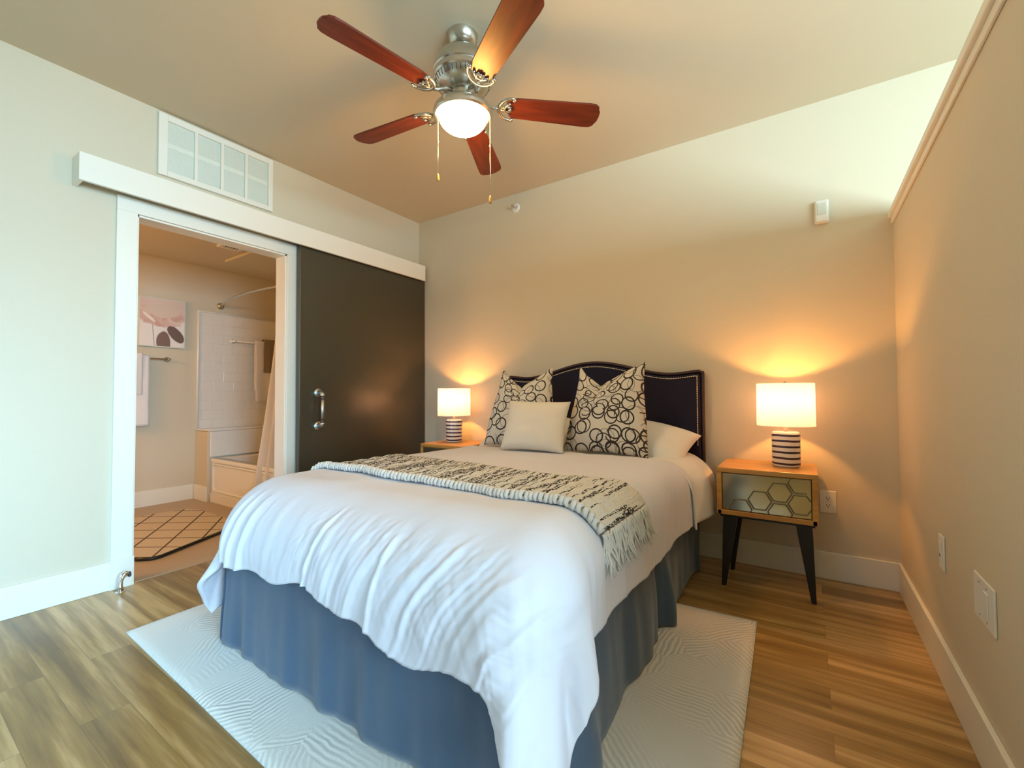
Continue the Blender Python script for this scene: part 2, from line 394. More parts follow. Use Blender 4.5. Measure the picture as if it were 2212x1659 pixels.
# far side of the living room: east wall and rear wall, each with a window
def wall_window(name, axis, at, t, a0, a1, wins, n, mat=None):
    bm = bmesh.new(); cur = a0
    def b_(u0, u1, z0, z1):
        if axis == 'x': bx(bm, at, at+t, u0, u1, z0, z1)
        else: bx(bm, u0, u1, at, at+t, z0, z1)
    for (w0, w1, z0, z1) in wins:
        b_(cur, w0, 0, H); b_(w0, w1, 0, z0); b_(w0, w1, z1, H); cur = w1
    b_(cur, a1, 0, H); struct(new_obj(name, bm, M['wall']))
    for k, (w0, w1, z0, z1) in enumerate(wins):
        bm = bmesh.new(); c = at+t*.3
        def f_(u0, u1, z0, z1):
            if axis == 'x': bx(bm, c, c+.05, u0, u1, z0, z1)
            else: bx(bm, u0, u1, c, c+.05, z0, z1)
        f_(w0, w0+.05, z0, z1); f_(w1-.05, w1, z0, z1); f_(w0, w1, z0, z0+.05); f_(w0, w1, z1-.05, z1); f_((w0+w1)/2-.025, (w0+w1)/2+.025, z0, z1)
        fr = struct(new_obj('window_%d' % (n+k), bm, M['trim']))
wall_window('wall_east', 'x', XE, .15, YR, 0, [(-4.25, -1.15, .90, 2.12)], 1)
wall_window('wall_rear', 'y', YR-.15, .15, 0, XE, [(.5, 2.4, .30, 1.85)], 2)
# bathroom shell
BX, BY0, BY1, BH = -2.083, -3.9, -.20, 2.40
struct(box('wall_bathroom_back', BX-.1, BX, BY0, BY1, 0, BH+.1, M['wall']), 'beige bathroom wall holding the picture')
struct(box('wall_bathroom_right', BX-.1, -.12, BY1, BY1+.08, 0, BH+.1, M['wall']))
struct(box('wall_bathroom_left', BX-.1, -.12, BY0-.1, BY0, 0, BH+.1, M['wall']))
struct(box('wall_bathroom_front', -.125, -.12, BY0, BY1, OZ+.001, BH, M['wall']))
struct(box('ceiling_bathroom', BX, -.12, BY0, BY1, BH, BH+.1, M['wall']), 'bathroom ceiling')
struct(box('trim_2', -1.63, -1.05, -1.045, BY1, BH-.028, BH-.001, M['wall'], bevel=.004), 'shallow dropped panel on the bathroom ceiling')
struct(box('floor_bathroom', BX, -.17, BY0, BY1, -.1, .002, M['vinyl']), 'tan vinyl bathroom floor')
struct(box('trim_3', -.175, 0, OY0, OY1, -.05, .005, M['vinyl'], bevel=.003), 'wooden threshold in the bathroom doorway')
# baseboards
BB = .150
def baseboard(name, x0, x1, y0, y1, label=None, h=BB):
    bm = bmesh.new(); bx(bm, x0, x1, y0, y1, 0, h); return struct(new_obj(name, bm, M['trim'], bevel=.003), label)
baseboard('baseboard_back', 0, W, -.015, 0, 'white baseboard under the headboard wall')
baseboard('baseboard_right', W-.015, W, YE, -.015, 'white baseboard along the partition wall')
baseboard('baseboard_left', 0, .016, YR, -2.295, 'white baseboard left of the bathroom doorway')
baseboard('baseboard_door', 0, .015, -1.24, -.015)
baseboard('baseboard_bathroom', BX, BX+.015, BY0, -1.125, 'white bathroom baseboard below the picture')
baseboard('baseboard_tub', BX+.015, -1.79, -1.125, -1.110, 'short baseboard on the tub end ledge')
# door casing, plinth and fascia
bm = bmesh.new()
bx(bm, 0, .020, -2.292, OY0, .158, OZ); bx(bm, 0, .020, OY1, -1.245, 0, OZ); bx(bm, 0, .020, -2.292, -1.245, OZ, 2.162)
struct(new_obj('trim_4', bm, M['trim'], bevel=.002), 'white casing around the bathroom doorway')
struct(box('trim_5', 0, .028, -2.297, OY0+.006, 0, .160, M['trim'], bevel=.002), 'white plinth block at the foot of the left door casing')
bm = bmesh.new(); bx(bm, -.122, .001, OY0-.001, OY0+.010, 0, OZ); bx(bm, -.122, .001, OY1-.010, OY1+.001, 0, OZ); bx(bm, -.122, .001, OY0, OY1, OZ-.01, OZ)
struct(new_obj('trim_6', bm, M['trim']), 'white jamb lining of the bathroom doorway')
bm = bmesh.new(); bx(bm, .110, .130, -2.470, -.040, 2.142, 2.285); bx(bm, 0, .110, -2.470, -2.450, 2.142, 2.285); bx(bm, 0, .112, -2.45, -.040, 2.262, 2.285)
struct(new_obj('trim_7', bm, M['trim'], bevel=.002), 'white box fascia hiding the sliding door track')
# sliding door
d = struct(box('door_1', .045, .090, -1.275, -.010, .012, 2.20, M['door'], bevel=.002), 'charcoal sliding barn door')
hd = bmesh.new()
for z in (1.067, .818):
    lathe(hd, [(0, .0), (.030, 0), (.033, .003), (.033, .007), (.024, .010), (.017, .016), (.016, .034)], 32, (.090, -1.130, z), 'x')
hp = []
for k in range(7): a = k/6*PI/2; hp.append((.124+.026*math.sin(a), -1.130, 1.067-.026*(1-math.cos(a))))
hp2 = [(p[0], p[1], .818+1.067-p[2]) for p in hp][::-1]
tube_path(hd, [(.118, -1.130, 1.067)]+hp, .0165, 16); tube_path(hd, hp2+[(.118, -1.130, .818)], .0165, 16)
tube_path(hd, [(.150, -1.130, 1.035), (.150, -1.130, .850)], .0115, 16)
h_ = new_obj('door_handle', fix(hd), M['steel'], d, smooth=True); h_['label'] = 'grey pipe-fitting pull handle'
hc = bmesh.new()
for z in (1.030, .855): lathe(hc, [(.0115, -.006), (.0185, -.006), (.0185, .006), (.0115, .006)], 20, (.150, -1.130, z))
new_obj('handle_collar', fix(hc), M['dark_metal'], h_, smooth=False)

# ------------------------------------------------------------------ return-air grille
g = thing('return_air_grille', 'white framed air grille with four panes high on the wall above the door fascia', 'air vent', (0, -1.78, 2.35))
def gb(name, parts, mat, par=g, bevel=0, label=None):
    bm = bmesh.new()
    for p in parts: bx(bm, p[0], p[1], p[2]+1.78, p[3]+1.78, p[4]-2.35, p[5]-2.35)
    o = new_obj(name, bm, mat, par, bevel=bevel)
    if label: o['label'] = label
    return o
Y0, Y1, Z0, Z1 = -2.112, -1.444, 2.352, 2.722
gb('frame', [(.0, .024, Y0, Y0+.045, Z0, Z1), (0, .024, Y1-.032, Y1, Z0, Z1), (0, .024, Y0+.045, Y1-.032, Z0, Z0+.032), (0, .024, Y0+.045, Y1-.032, Z1-.036, Z1)], M['trim'], bevel=.003)
ww = (Y1-.032-(Y0+.045))/4
for k in range(1, 4): gb('mullion', [(.006, .022, Y0+.045+ww*k-.008, Y0+.045+ww*k+.008, Z0+.03, Z1-.03)], M['trim'])
lv = []
for k in range(26): z = Z0+.036+k*.0118; lv.append((.005, .0075, Y0+.045, Y1-.032, z, z+.009))
gb('louvre_panel', [(.001, .006, Y0+.04, Y1-.03, Z0+.03, Z1-.03)]+lv, M['filter'])
gb('duct_edge', [(.0076, .0085, Y0+.046, Y1-.033, 2.530, 2.560)], M['filter2'])

# ------------------------------------------------------------------ ceiling fan
FC = Vector((1.84, -1.52, 0))
fan = thing('ceiling_fan', 'brushed nickel ceiling fan with five red-brown blades and a lit bowl light', 'ceiling fan', (FC.x, FC.y, H))
def fl(name, prof, mat, par=fan, seg=64, label=None):
    bm = bmesh.new(); lathe(bm, [(r, z-H) for r, z in prof], seg); o = new_obj(name, fix(bm), mat, par, smooth=True)
    o.modifiers.new('e', 'EDGE_SPLIT').split_angle = math.radians(35)
    if label: o['label'] = label
    return o
fl('canopy', [(0, H), (.066, H), (.071, H-.006), (.068, H-.025), (.055, H-.044), (.042, H-.054), (.034, H-.057), (.0, H-.057)], M['nickel'])
fl('downrod', [(0, H-.05), (.026, H-.05), (.030, 2.668), (.024, 2.645), (0, 2.645)], M['dark_metal'], label='dark ball joint below the canopy')
fl('motor_housing', [(0, 2.650), (.045, 2.648), (.085, 2.638), (.112, 2.620), (.130, 2.594), (.138, 2.562), (.138, 2.548), (.134, 2.543), (.139, 2.538), (.139, 2.516), (.132, 2.510), (.0, 2.510)], M['nickel'])
mh = fl('flywheel', [(0, 2.512), (.130, 2.512), (.118, 2.488), (.085, 2.468), (.060, 2.460), (0, 2.460)], M['nickel'])
vt = bmesh.new()
for k in range(40):
    a = 2*PI*k/40
    p0 = Vector((.129*math.cos(a), .129*math.sin(a), 2.5085-H)); p1 = Vector((.119*math.cos(a), .119*math.sin(a), 2.4895-H)); tube_path(vt, [p0, p1], .0018, 5)
new_obj('vent_slots', vt, M['slot'], mh)
fl('switch_housing', [(0, 2.460), (.052, 2.460), (.060, 2.450), (.060, 2.430), (.055, 2.424), (0, 2.424)], M['nickel'])
fl('light_fitter', [(.052, 2.428), (.070, 2.424), (.076, 2.416), (.085, 2.414), (.090, 2.405), (.100, 2.402), (.108, 2.394), (.122, 2.388), (.134, 2.376), (.139, 2.360), (.138, 2.348), (.130, 2.342), (.118, 2.346), (.052, 2.40), (.052, 2.428)], M['nickel'])
gl = []
for k in range(13): a = k/12*PI/2; gl.append((.113*math.cos(a), 2.345-.070*math.sin(a)))
fl('glass_bowl', [(.1, 2.352), (.113, 2.350)]+gl, M['globe'], label='glowing frosted glass bowl')
RV = Vector((.832, .555, 0))
for sgn, zb, knob in ((-1, 2.06, .020), (1, 1.955, .028)):
    p = RV*(.117*sgn if sgn < 0 else .128); bm = bmesh.new()
    tube_path(bm, [(p.x, p.y, 2.372-H), (p.x, p.y, zb+.015-H)], .0022, 6)
    lathe(bm, [(0, .006), (.004, .004), (.005, 0), (.004, -.004), (0, -.006)], 8, (p.x, p.y, (2.23 if sgn < 0 else 2.21)-H))
    ch = new_obj('pull_chain', bm, M['nail'], fan, smooth=True)
    bm = bmesh.new(); lathe(bm, [(0, .022), (.004, .018), (.0065, .006), (.0075, -.008), (.006, -.016), (0, -.018)], 12, (p.x, p.y, zb-H)); new_obj('pull_fob', fix(bm), M['oak'], ch, smooth=True)
def blade_mesh():
    bm = bmesh.new(); pts = []
    x0, x1, w0, w1 = .205, .662, .056, .068
    out = [(x0+.012, -w0*.82), (x0+.05, -w0), (x1-.06, -w1), (x1-.030, -w1+.002), (x1-.012, -w1+.014), (x1-.010, -w1+.024), (x1, -w1+.042), (x1+.002, 0),
           (x1, w1-.042), (x1-.010, w1-.024), (x1-.012, w1-.014), (x1-.030, w1-.002), (x1-.06, w1), (x0+.05, w0), (x0+.012, w0*.82), (x0, w0*.5), (x0, -w0*.5)]
    prism(bm, out, 'z', -.0045, .0045); return fix(bm)
def iron_mesh():
    bm = bmesh.new()
    tube_path(bm, [(.070, 0, .030), (.100, .004, .020), (.130, .010, .004), (.152, .004, -.008), (.172, 0, -.009)], [.010, .009, .008, .008, .009], 10)
    pts = []
    for k in range(17): a = math.radians(90+180*k/16); pts.append((.238+.068*math.cos(a), .063*math.sin(a), -.010))
    tube_path(bm, pts, [.005+.0045*math.sin(PI*k/16) for k in range(17)], 10)
    pts = []
    for k in range(9): a = math.radians(115+130*k/8); pts.append((.240+.042*math.cos(a), .036*math.sin(a), -.010))
    tube_path(bm, pts, .006, 8)
    for s_ in (-1, 1): tube_path(bm, [(.175, 0, -.010), (.20, .014*s_, -.010), (.228, .012*s_, -.010)], .0055, 8)
    for x, y in ((.222, 0), (.237, .055), (.237, -.055)): lathe(bm, [(0, -.020), (.008, -.018), (.008, -.008), (0, -.008)], 12, (x, y, 0))
    return fix(bm)
bmsh = blade_mesh(); imsh = iron_mesh(); b0 = None
for k in range(5):
    a = math.radians(-29.5+72*k)
    Mx = Matrix.Translation((0, 0, 2.412-H)) @ Matrix.Rotation(a, 4, 'Z')
    if b0 is None:
        b0 = new_obj('blade', bmsh, M['blade'], fan, bevel=.0015); i0 = new_obj('blade_iron', imsh, M['nickel'], b0, smooth=True); bl, ir = b0, i0
    else:
        bl = b0.copy(); COL.objects.link(bl); ir = i0.copy(); COL.objects.link(ir)
        bl.parent = fan; ir.parent = bl
    bl.matrix_local = Mx @ Matrix.Rotation(math.radians(-12), 4, 'X')
point('fan_bulb', (FC.x, FC.y, 2.20), 14, (1.0, .52, .12), .06)

# ------------------------------------------------------------------ small wall fittings
s_ = thing('sprinkler_head', 'small round white sprinkler head on the back wall below the ceiling', 'sprinkler', (1.145, 0, 2.62))
bm = bmesh.new(); lathe(bm, [(0, 0), (.040, 0), (.040, -.004), (.030, -.010), (.020, -.012), (.018, -.006), (0, -.006)], 32, (0, 0, 0), 'y'); new_obj('escutcheon', fix(bm), M['white'], s_, smooth=True)
bm = bmesh.new(); tube_path(bm, [(0, -.006, 0), (0, -.030, 0)], .008, 12)
for q in (-1, 1): tube_path(bm, [(0, -.028, .0), (.014*q, -.036, 0), (.004*q, -.055, 0)], .0025, 6)
lathe(bm, [(0, -.055), (.016, -.055), (.016, -.058), (0, -.058)], 16, (0, 0, 0), 'y'); new_obj('nozzle', fix(bm), M['chrome'], s_)
s_ = thing('motion_sensor', 'small white wall sensor high near the partition wall', 'sensor', (3.247, 0, 2.088))
bm = bmesh.new(); prism(bm, [(-.034, -.066), (.034, -.066), (.034, .066), (-.034, .066)], 'y', 0, -.020); prism(bm, [(-.030, -.062), (.030, -.062), (.030, .062), (-.030, .062)], 'y', -.02, -.034)
new_obj('housing', fix(bm), M['white'], s_, bevel=.006)
bm = bmesh.new(); prism(bm, [(-.021, -.022), (.021, -.022), (.021, .046), (-.021, .046)], 'y', -.034, -.037); new_obj('lens', fix(bm), M['filter'], s_, bevel=.002)
def plate(name, label, loc, rotz, wd, kind):
    t = thing(name, label, 'wall outlet' if kind == 'duplex' else 'wall plate', loc); t.rotation_euler.z = rotz
    bm = bmesh.new(); prism(bm, [(-wd/2, -.062), (wd/2, -.062), (wd/2, .062), (-wd/2, .062)], 'y', 0, -.006); new_obj('faceplate', fix(bm), M['white'], t, bevel=.003)
    if kind == 'duplex':
        for z in (-.0205, .0205):
            bm = bmesh.new(); pts = [(.017*math.cos(a), z+.0145*math.sin(a)) for a in [2*PI*k/20 for k in range(20)]]; prism(bm, pts, 'y', -.006, -.0085); r_ = new_obj('socket', fix(bm), M['white'], t)
            bm = bmesh.new(); bx(bm, -.0075, -.0050, -.0092, -.0084, z-.002, z+.008); bx(bm, .0050, .0075, -.0092, -.0084, z-.002, z+.008); bx(bm, -.003, .003, -.0092, -.0084, z-.011, z-.006); new_obj('slots', bm, M['slot'], r_)
        bm = bmesh.new(); lathe(bm, [(0, -.0085), (.003, -.0075), (.003, -.006)], 10, (0, 0, 0), 'y'); new_obj('screw', bm, M['chrome'], t)
    elif kind == 'jack':
        bm = bmesh.new(); bx(bm, -.011, .011, -.009, -.006, -.034, .034); r_ = new_obj('insert', bm, M['white'], t, bevel=.001)
        bm = bmesh.new(); bx(bm, -.006, .006, -.0095, -.0088, -.016, -.006); new_obj('jack', bm, M['slot'], r_)
    else:
        bm = bmesh.new(); bx(bm, .008, .042, -.009, -.006, -.034, .034); new_obj('rocker', bm, M['white'], t, bevel=.001)
        for x, z in ((-.03, .045), (.03, .045), (-.03, -.045), (.03, -.045)):
            bm = bmesh.new(); lathe(bm, [(0, -.0078), (.003, -.007), (.003, -.006)], 8, (x, 0, z), 'y'); new_obj('screw', bm, M['chrome'], t)
plate('wall_outlet', 'white duplex outlet on the back wall beside the right nightstand', (3.248, 0, .432), 0, .078, 'duplex')
plate('wall_plate', 'narrow white jack plate low on the partition wall, the farther one', (W, -.882, .468), PI/2*-1, .070, 'jack')
plate('wall_plate', 'wide white double plate low on the partition wall, the nearer one', (W, -1.345, .468), PI/2*-1, .170, 'double')
# door stop
t = thing('door_stop', 'chrome curled door stop standing on the floor before the door casing', 'door stop', (.085, -2.268, 0))
bm = bmesh.new(); lathe(bm, [(0, 0), (.022, 0), (.022, .003), (.012, .008), (.009, .012)], 24)
tube_path(bm, [(0, 0, .006), (0, 0, .032), (0, .001, .052), (0, .003, .068), (0, .010, .084), (0, .022, .090), (0, .033, .084)], [.015, .011, .010, .013, .016, .016, .013], 14)
new_obj('post', fix(bm), M['chrome'], t, smooth=True)
bm = bmesh.new(); lathe(bm, [(0, .046), (.013, .043), (.015, .034), (0, .030)], 16, (0, 0, .082), 'y'); new_obj('bumper', fix(bm), M['slot'], t, smooth=True)

# ------------------------------------------------------------------ rugs
RQ = [Vector((.640, -2.395, 0)), Vector((3.010, -2.455, 0)), Vector((2.953, -.772, 0)), Vector((.585, -.860, 0))]
def rug_mesh(Q, th, nu, nv, wave=.002, rc=0):
    bm = bmesh.new()
    def P(u, v):
        p = (Q[0]*(1-u)+Q[1]*u)*(1-v)+(Q[3]*(1-u)+Q[2]*u)*v
        e = min(u, 1-u, v, 1-v); z = th*smoothstep(-.004, .006, e)+wave*noise.noise(Vector((u*7, v*5, 3)))
        return Vector((p.x, p.y, .003+max(z, .001)))
    V = grid_mesh(bm, P, nu, nv)
    rim = [V[i][0] for i in range(nu+1)]+[V[nu][j] for j in range(1, nv+1)]+[V[i][nv] for i in range(nu-1, -1, -1)]+[V[0][j] for j in range(nv-1, 0, -1)]
    low = [bm.verts.new((v.co.x, v.co.y, .0012)) for v in rim]; n = len(rim)
    for i in range(n): bm.faces.new((rim[i], low[i], low[(i+1) % n], rim[(i+1) % n]))
    bm.faces.new(low[::-1]); return fix(bm)
tag(new_obj('area_rug', rug_mesh(RQ, .010, 90, 60), M['rug'], smooth=True), 'large off-white rug with carved line pattern lying under the bed', 'rug')
bm = bmesh.new()
BQ = [Vector((-.425, -2.06, 0)), Vector((-.33, -2.0, 0)), Vector((-.60, -1.33, 0)), Vector((-1.62, -1.33, 0)), Vector((-1.55, -2.06, 0))]
poly = [(-.45, -2.075), (-.375, -2.060), (-.325, -2.010), (-.33, -1.95), (-.66, -1.31), (-1.45, -1.30), (-1.58, -1.36), (-1.62, -1.55), (-1.55, -2.085)]
V0 = [bm.verts.new((x, y, .004)) for x, y in poly]; V1 = [bm.verts.new((x, y, .016)) for x, y in poly]
bm.faces.new(V1); bm.faces.new(V0[::-1])
for i in range(len(poly)): bm.faces.new((V0[i], V0[(i+1) % len(poly)], V1[(i+1) % len(poly)], V1[i]))
br_ = tag(new_obj('bath_rug', fix(bm), M['bath_rug'], bevel=.004), 'cream bath rug with dark crossed diamond lines on the bathroom floor', 'rug')
bm = bmesh.new()
tube_path(bm, [(x, y, .014) for x, y in [(-.70, -2.08), (-.45, -2.075), (-.375, -2.060), (-.325, -2.010), (-.325, -1.96), (-.50, -1.62), (-.66, -1.31)]], .010, 8)
new_obj('rug_binding', bm, M['black'], br_, smooth=True)

# ------------------------------------------------------------------ bed
RZ = .013
bed = thing('bed', 'queen bed with navy arched headboard and grey bed skirt', 'bed', (1.85, -1.15, 0))
def sh(bm):  # world -> bed-local
    for v in bm.verts: v.co -= Vector((1.85, -1.15, 0))
    return bm
bm = bmesh.new(); bx(bm, 1.12, 2.57, -2.15, -.16, .30, .60); new_obj('mattress', sh(bm), M['mattress'], bed, bevel=.04)
bm = bmesh.new(); bx(bm, 1.14, 2.55, -2.13, -.16, .12, .30); new_obj('box_spring', sh(bm), M['mattress'], bed, bevel=.02)
for x in (1.2, 1.85, 2.5):
    for y in (-2.05, -.25): bm = bmesh.new(); bx(bm, x-.025, x+.025, y-.025, y+.025, (RZ+.002) if y < -1 else 0, .12); new_obj('leg', sh(bm), M['black'], bed)
# headboard
hp = [(1.095, .30), (1.095, 1.190)]
def hbz(x):
    t = abs(x-1.852)/.757
    if t < .74: return 1.180+.100*(0.5+0.5*math.cos(PI*min(1, t/.74)))**.9
    return 1.180+.016*smoothstep(.74, 1, t)
N = 60; top = [(1.095+(2.609-1.095)*k/N, 0) for k in range(N+1)]; top = [(x, hbz(x)) for x, _ in top]
poly = [(2.609, .30), (1.095, .30)]+top
bm = bmesh.new(); prism(bm, poly, 'y', -.045, -.020); hb = new_obj('headboard', fix(sh(bm)), M['navy'], bed, bevel=.008)
ins = []
for k in range(N+1):
    x = 1.113+(2.591-1.113)*k/N; ins.append((x, hbz(x)-.018))
bm = bmesh.new(); prism(bm, [(2.591, .32), (1.113, .32)]+ins, 'y', -.080, -.045); pd = new_obj('padded_panel', fix(sh(bm)), M['navy'], hb, bevel=.012)
pp = [(1.099, -.055, .32), (1.099, -.055, 1.18)]+[(x, -.055, z-.002) for x, z in top[1:-1]]+[(2.605, -.055, 1.18), (2.605, -.055, .69), (2.605, -.055, .32)]
bm = bmesh.new(); tube_path(bm, pp, .011, 10); new_obj('piping', sh(bm), M['piping'], hb, smooth=True)
npth = [Vector((2.575, -.083, .72+.44*k/40)) for k in range(41)]
npth += [Vector((2.575-(2.575-1.129)*k/130, -.083, hbz(2.575-(2.575-1.129)*k/130)-.033)) for k in range(131)]
npth += [Vector((1.129, -.083, 1.15-.43*k/40)) for k in range(41)]
bm = bmesh.new(); last = None
for p in npth:
    if last is not None and (p-last).length < .0105: continue
    lathe(bm, [(.0054, .002), (.0046, -.001), (.0026, -.0036), (0, -.0044)], 8, p, 'y'); last = p
nh = new_obj('nailhead_trim', fix(sh(bm)), M['nail'], hb, smooth=True); nh['kind'] = 'stuff'
# bed skirt: gathered/tailored cloth with a few folds
sk_pts = [(1.085, -.14), (1.083, -1.2), (1.083, -2.12)]
corner = [(1.086, -2.17), (1.105, -2.205), (1.15, -2.215)]
front = [(1.15+(2.50-1.15)*k/18, -2.205+.008*math.sin(k*1.9)) for k in range(1, 19)]
right = [(2.56, -2.205), (2.605, -2.185), (2.645, -2.14), (2.668, -2.00), (2.662, -1.93), (2.628, -1.86), (2.622, -1.7), (2.618, -1.45), (2.600, -1.20), (2.565, -1.115), (2.600, -1.07), (2.645, -1.03), (2.610, -.985), (2.585, -.90), (2.590, -.7), (2.585, -.5), (2.60, -.36), (2.625, -.31), (2.60, -.27), (2.59, -.14)]
ctrl = [Vector((x, y, 0)) for x, y in sk_pts+corner+front+right]
def resample(P, step):
    out = [P[0].copy()]; acc = 0
    for i in range(len(P)-1):
        p0 = P[max(i-1, 0)]; p1 = P[i]; p2 = P[i+1]; p3 = P[min(i+2, len(P)-1)]
        n = max(1, int((p2-p1).length/step))
        for k in range(1, n+1):
            t_ = k/n; out.append(.5*((2*p1)+(p2-p0)*t_+(2*p0-5*p1+4*p2-p3)*t_*t_+(3*p1-p0-3*p2+p3)*t_**3))
    return out
sp = resample(ctrl, .012)
cum = [0]
for a, b in zip(sp, sp[1:]): cum.append(cum[-1]+(b-a).length)
bm = bmesh.new(); nz_ = 16; prev = None
base_in = []
for i, p in enumerate(sp):
    t_ = (sp[min(i+1, len(sp)-1)]-sp[max(i-1, 0)]).normalized(); nn = Vector((t_.y, -t_.x, 0))
    if (p-Vector((1.85, -1.15, 0))).dot(nn) < 0: nn = -nn
    inn = Vector((min(max(p.x, 1.10), 2.60), min(max(p.y, -2.19), -.14), 0))
    col_ = []
    for j in range(nz_+1):
        v = j/nz_; z = .395-(.395-.016)*v
        f = .012*noise.noise(Vector((cum[i]*5, v*.6, 1)))+.006*noise.noise(Vector((cum[i]*14, v*.8, 5)))
        q = inn.lerp(p, smoothstep(.0, .9, v))+nn*(f*smoothstep(0, .5, v)*1.6+.006*v)
        col_.append(bm.verts.new((q.x, q.y, z)))
    if prev:
        for j in range(nz_): bm.faces.new((prev[j], col_[j], col_[j+1], prev[j+1]))
    prev = col_
skt = new_obj('bed_skirt', fix(sh(bm)), M['skirt'], bed, smooth=True); so = skt.modifiers.new('s', 'SOLIDIFY'); so.thickness = .003; so.offset = -1
skt['label'] = 'slate grey bed skirt hanging to the rug'

# ------------------------------------------------------------------ draped cloth function
def drape(a, b, xL, xR, yF, rs, rf, top, kL=0, kR=0, flare=.05, flR=.0, flL=.0):
    qx = min(max(a, xL), xR); qy = max(b, yF)
    dx, dy = a-qx, b-qy; dd = math.hypot(dx, dy)
    if dd < 1e-6: return Vector((a, b, top)), Vector((0, 0, 1)), 0, 0, 0
    nx, ny = dx/dd, dy/dd; w_ = smoothstep(.0, .30, abs(nx))*smoothstep(.0, .75, abs(ny))
    dd *= 1+(kL if nx < 0 else kR)*w_
    r = math.hypot(rs*nx, rf*ny); arc = r*PI/2
    if dd < arc:
        ph = dd/r; off = r*math.sin(ph); drop = r*(1-math.cos(ph)); n = Vector((nx*math.sin(ph), ny*math.sin(ph), math.cos(ph))); hang = 0
    else:
        fl_ = flare+(flR*w_ if nx > 0 else flL*w_); h = dd-arc
        off = r+h*math.sin(fl_); drop = r+h*math.cos(fl_); n = Vector((nx, ny, 0)); hang = h
    return Vector((qx+nx*off, qy+ny*off, top-drop)), n, dd/arc, hang, w_
XL, XR, YF, TOP = 1.19, 2.50, -1.955, .690
LS, LF, YH = .400, .475, -.64
def wr(u, f, seed):   # ridged 1-D-ish wrinkle noise, sharp crests
    v = noise.noise(Vector((u*f, seed, 0))); return 1-abs(v)*2.2
def duvet_pt(a, b, off=0.0, fine=True):
    if b < YF: b = YF-(YF-b)*(1+.12*smoothstep(1.9, 2.42, a)-.03*math.exp(-((a-1.45)/.2)**2))
    P, n, t_, hang, w_ = drape(a, b, XL, XR, YF, .150, .290, TOP, kL=.20, kR=.16, flare=.04, flR=.27, flL=.30)
    # slow puffiness of the top
    P = P.copy()
    P += n*(.010*noise.noise(Vector((a*2.2, b*2.2, 4)))+.004*noise.noise(Vector((a*7, b*5, 9))))
    if fine:
        # front face wrinkles: slanted on the right half, upright on the left
        fr = max(0, YF-b); sd = max(0, a-XR, XL-a)
        if fr > 0:
            slant = .60*smoothstep(1.5, 2.3, a)
            u = a+slant*fr+.035*noise.noise(Vector((a*3.1, b*5, 2)))
            env = smoothstep(.12, .24, fr)*(1-.35*smoothstep(.43, .5, fr))
            brk = .25+1.1*max(0, noise.noise(Vector((u*3.3, fr*4, 12.5)))+.35)
            dens = (.30+.70*smoothstep(1.62, 1.78, a))*brk
            x = .0085*max(0, wr(u, 13, 1.3)-.30)+.0050*max(0, wr(u, 29, 7.7)-.35)
            x += .0032*max(0, wr(u+.9*fr, 24, 3.1)-.30)-.0030*max(0, wr(a-.5*fr, 19, 9.1)-.45)
            x += .0040*noise.noise(Vector((u*10, b*12, 3.3)))
            P += n*(x*env*dens)
            P += n*(.0045*math.sin(u*21+1.5*math.sin(u*6))*smoothstep(.2, .47, fr))
            for (c_, wd, am) in ((1.765, .008, .014), (1.80, .012, .009), (2.10, .010, .009), (1.32, .018, .012), (1.245, .012, .011), (1.19, .010, .008)):
                P += n*am*math.exp(-((a-c_+.10*(fr-.3))/wd)**2)*smoothstep(.12, .3, fr)
        if sd > 0:
            env = smoothstep(.05, .25, sd)
            P += n*(.008*math.sin(b*9+1)+.010*noise.noise(Vector((b*7, a*2, 8)))+.004*max(0, wr(b, 16, 4.4)-.3))*env
        if w_ > 0 and fr > 0 and sd > 0:
            th = math.atan2(fr, sd)
            k = smoothstep(0, .22, hang)*w_
            P += n*k*(.038*math.sin(th*7.2-.6)+.012*math.sin(th*15+1)-.030*math.exp(-((th-.80)/.08)**2)+.016*math.exp(-((th-.62)/.07)**2))
    # gravity swag of the hem
    if off: P += n*off
    return P
bm = bmesh.new()
a0, a1, b0_, b1_ = XL-LS, XR+LS, YF-LF, YH
NU, NV = 330, 260
def dfn(u, v):
    a = a0+(a1-a0)*u; b = b0_+(b1_-b0_)*v
    if v < .02:  # keep the hem slightly irregular
        pass
    return duvet_pt(a, b+(.02*math.sin(a*8)+.012*math.sin(a*19))*max(0, 1-v*4))
grid_mesh(bm, dfn, NU, NV)
dv = tag(new_obj('duvet', fix(bm), M['duvet'], smooth=True), 'white duvet spread over the bed and hanging over its foot', 'duvet')
so = dv.modifiers.new('s', 'SOLIDIFY'); so.thickness = .022; so.offset = -1 if True else 1
# sheet at the head end
bm = bmesh.new()
def sfn(u, v):
    a = (XL-.40)+(XR-XL+.80)*u; b = -.70+(.58)*v
    P, n, t_, hang, w_ = drape(a, b, XL+.0, XR, -5, .155, .3, .676, flare=.05)
    P = P+n*(.006*noise.noise(Vector((a*4, b*6, 1))))
    sd = max(0, a-XR, XL-a)
    P += n*(smoothstep(.08, .3, sd)*(.030+.020*math.sin(b*16+2)+.016*noise.noise(Vector((b*9, a*3, 2)))))
    P.z += .02*sd*math.sin(b*10)
    return P
grid_mesh(bm, sfn, 160, 60)
sht = tag(new_obj('bed_sheet', fix(bm), M['sheet'], smooth=True), 'white sheet at the head of the bed under the pillows', 'sheet')
so = sht.modifiers.new('s', 'SOLIDIFY'); so.thickness = .010; so.offset = -1
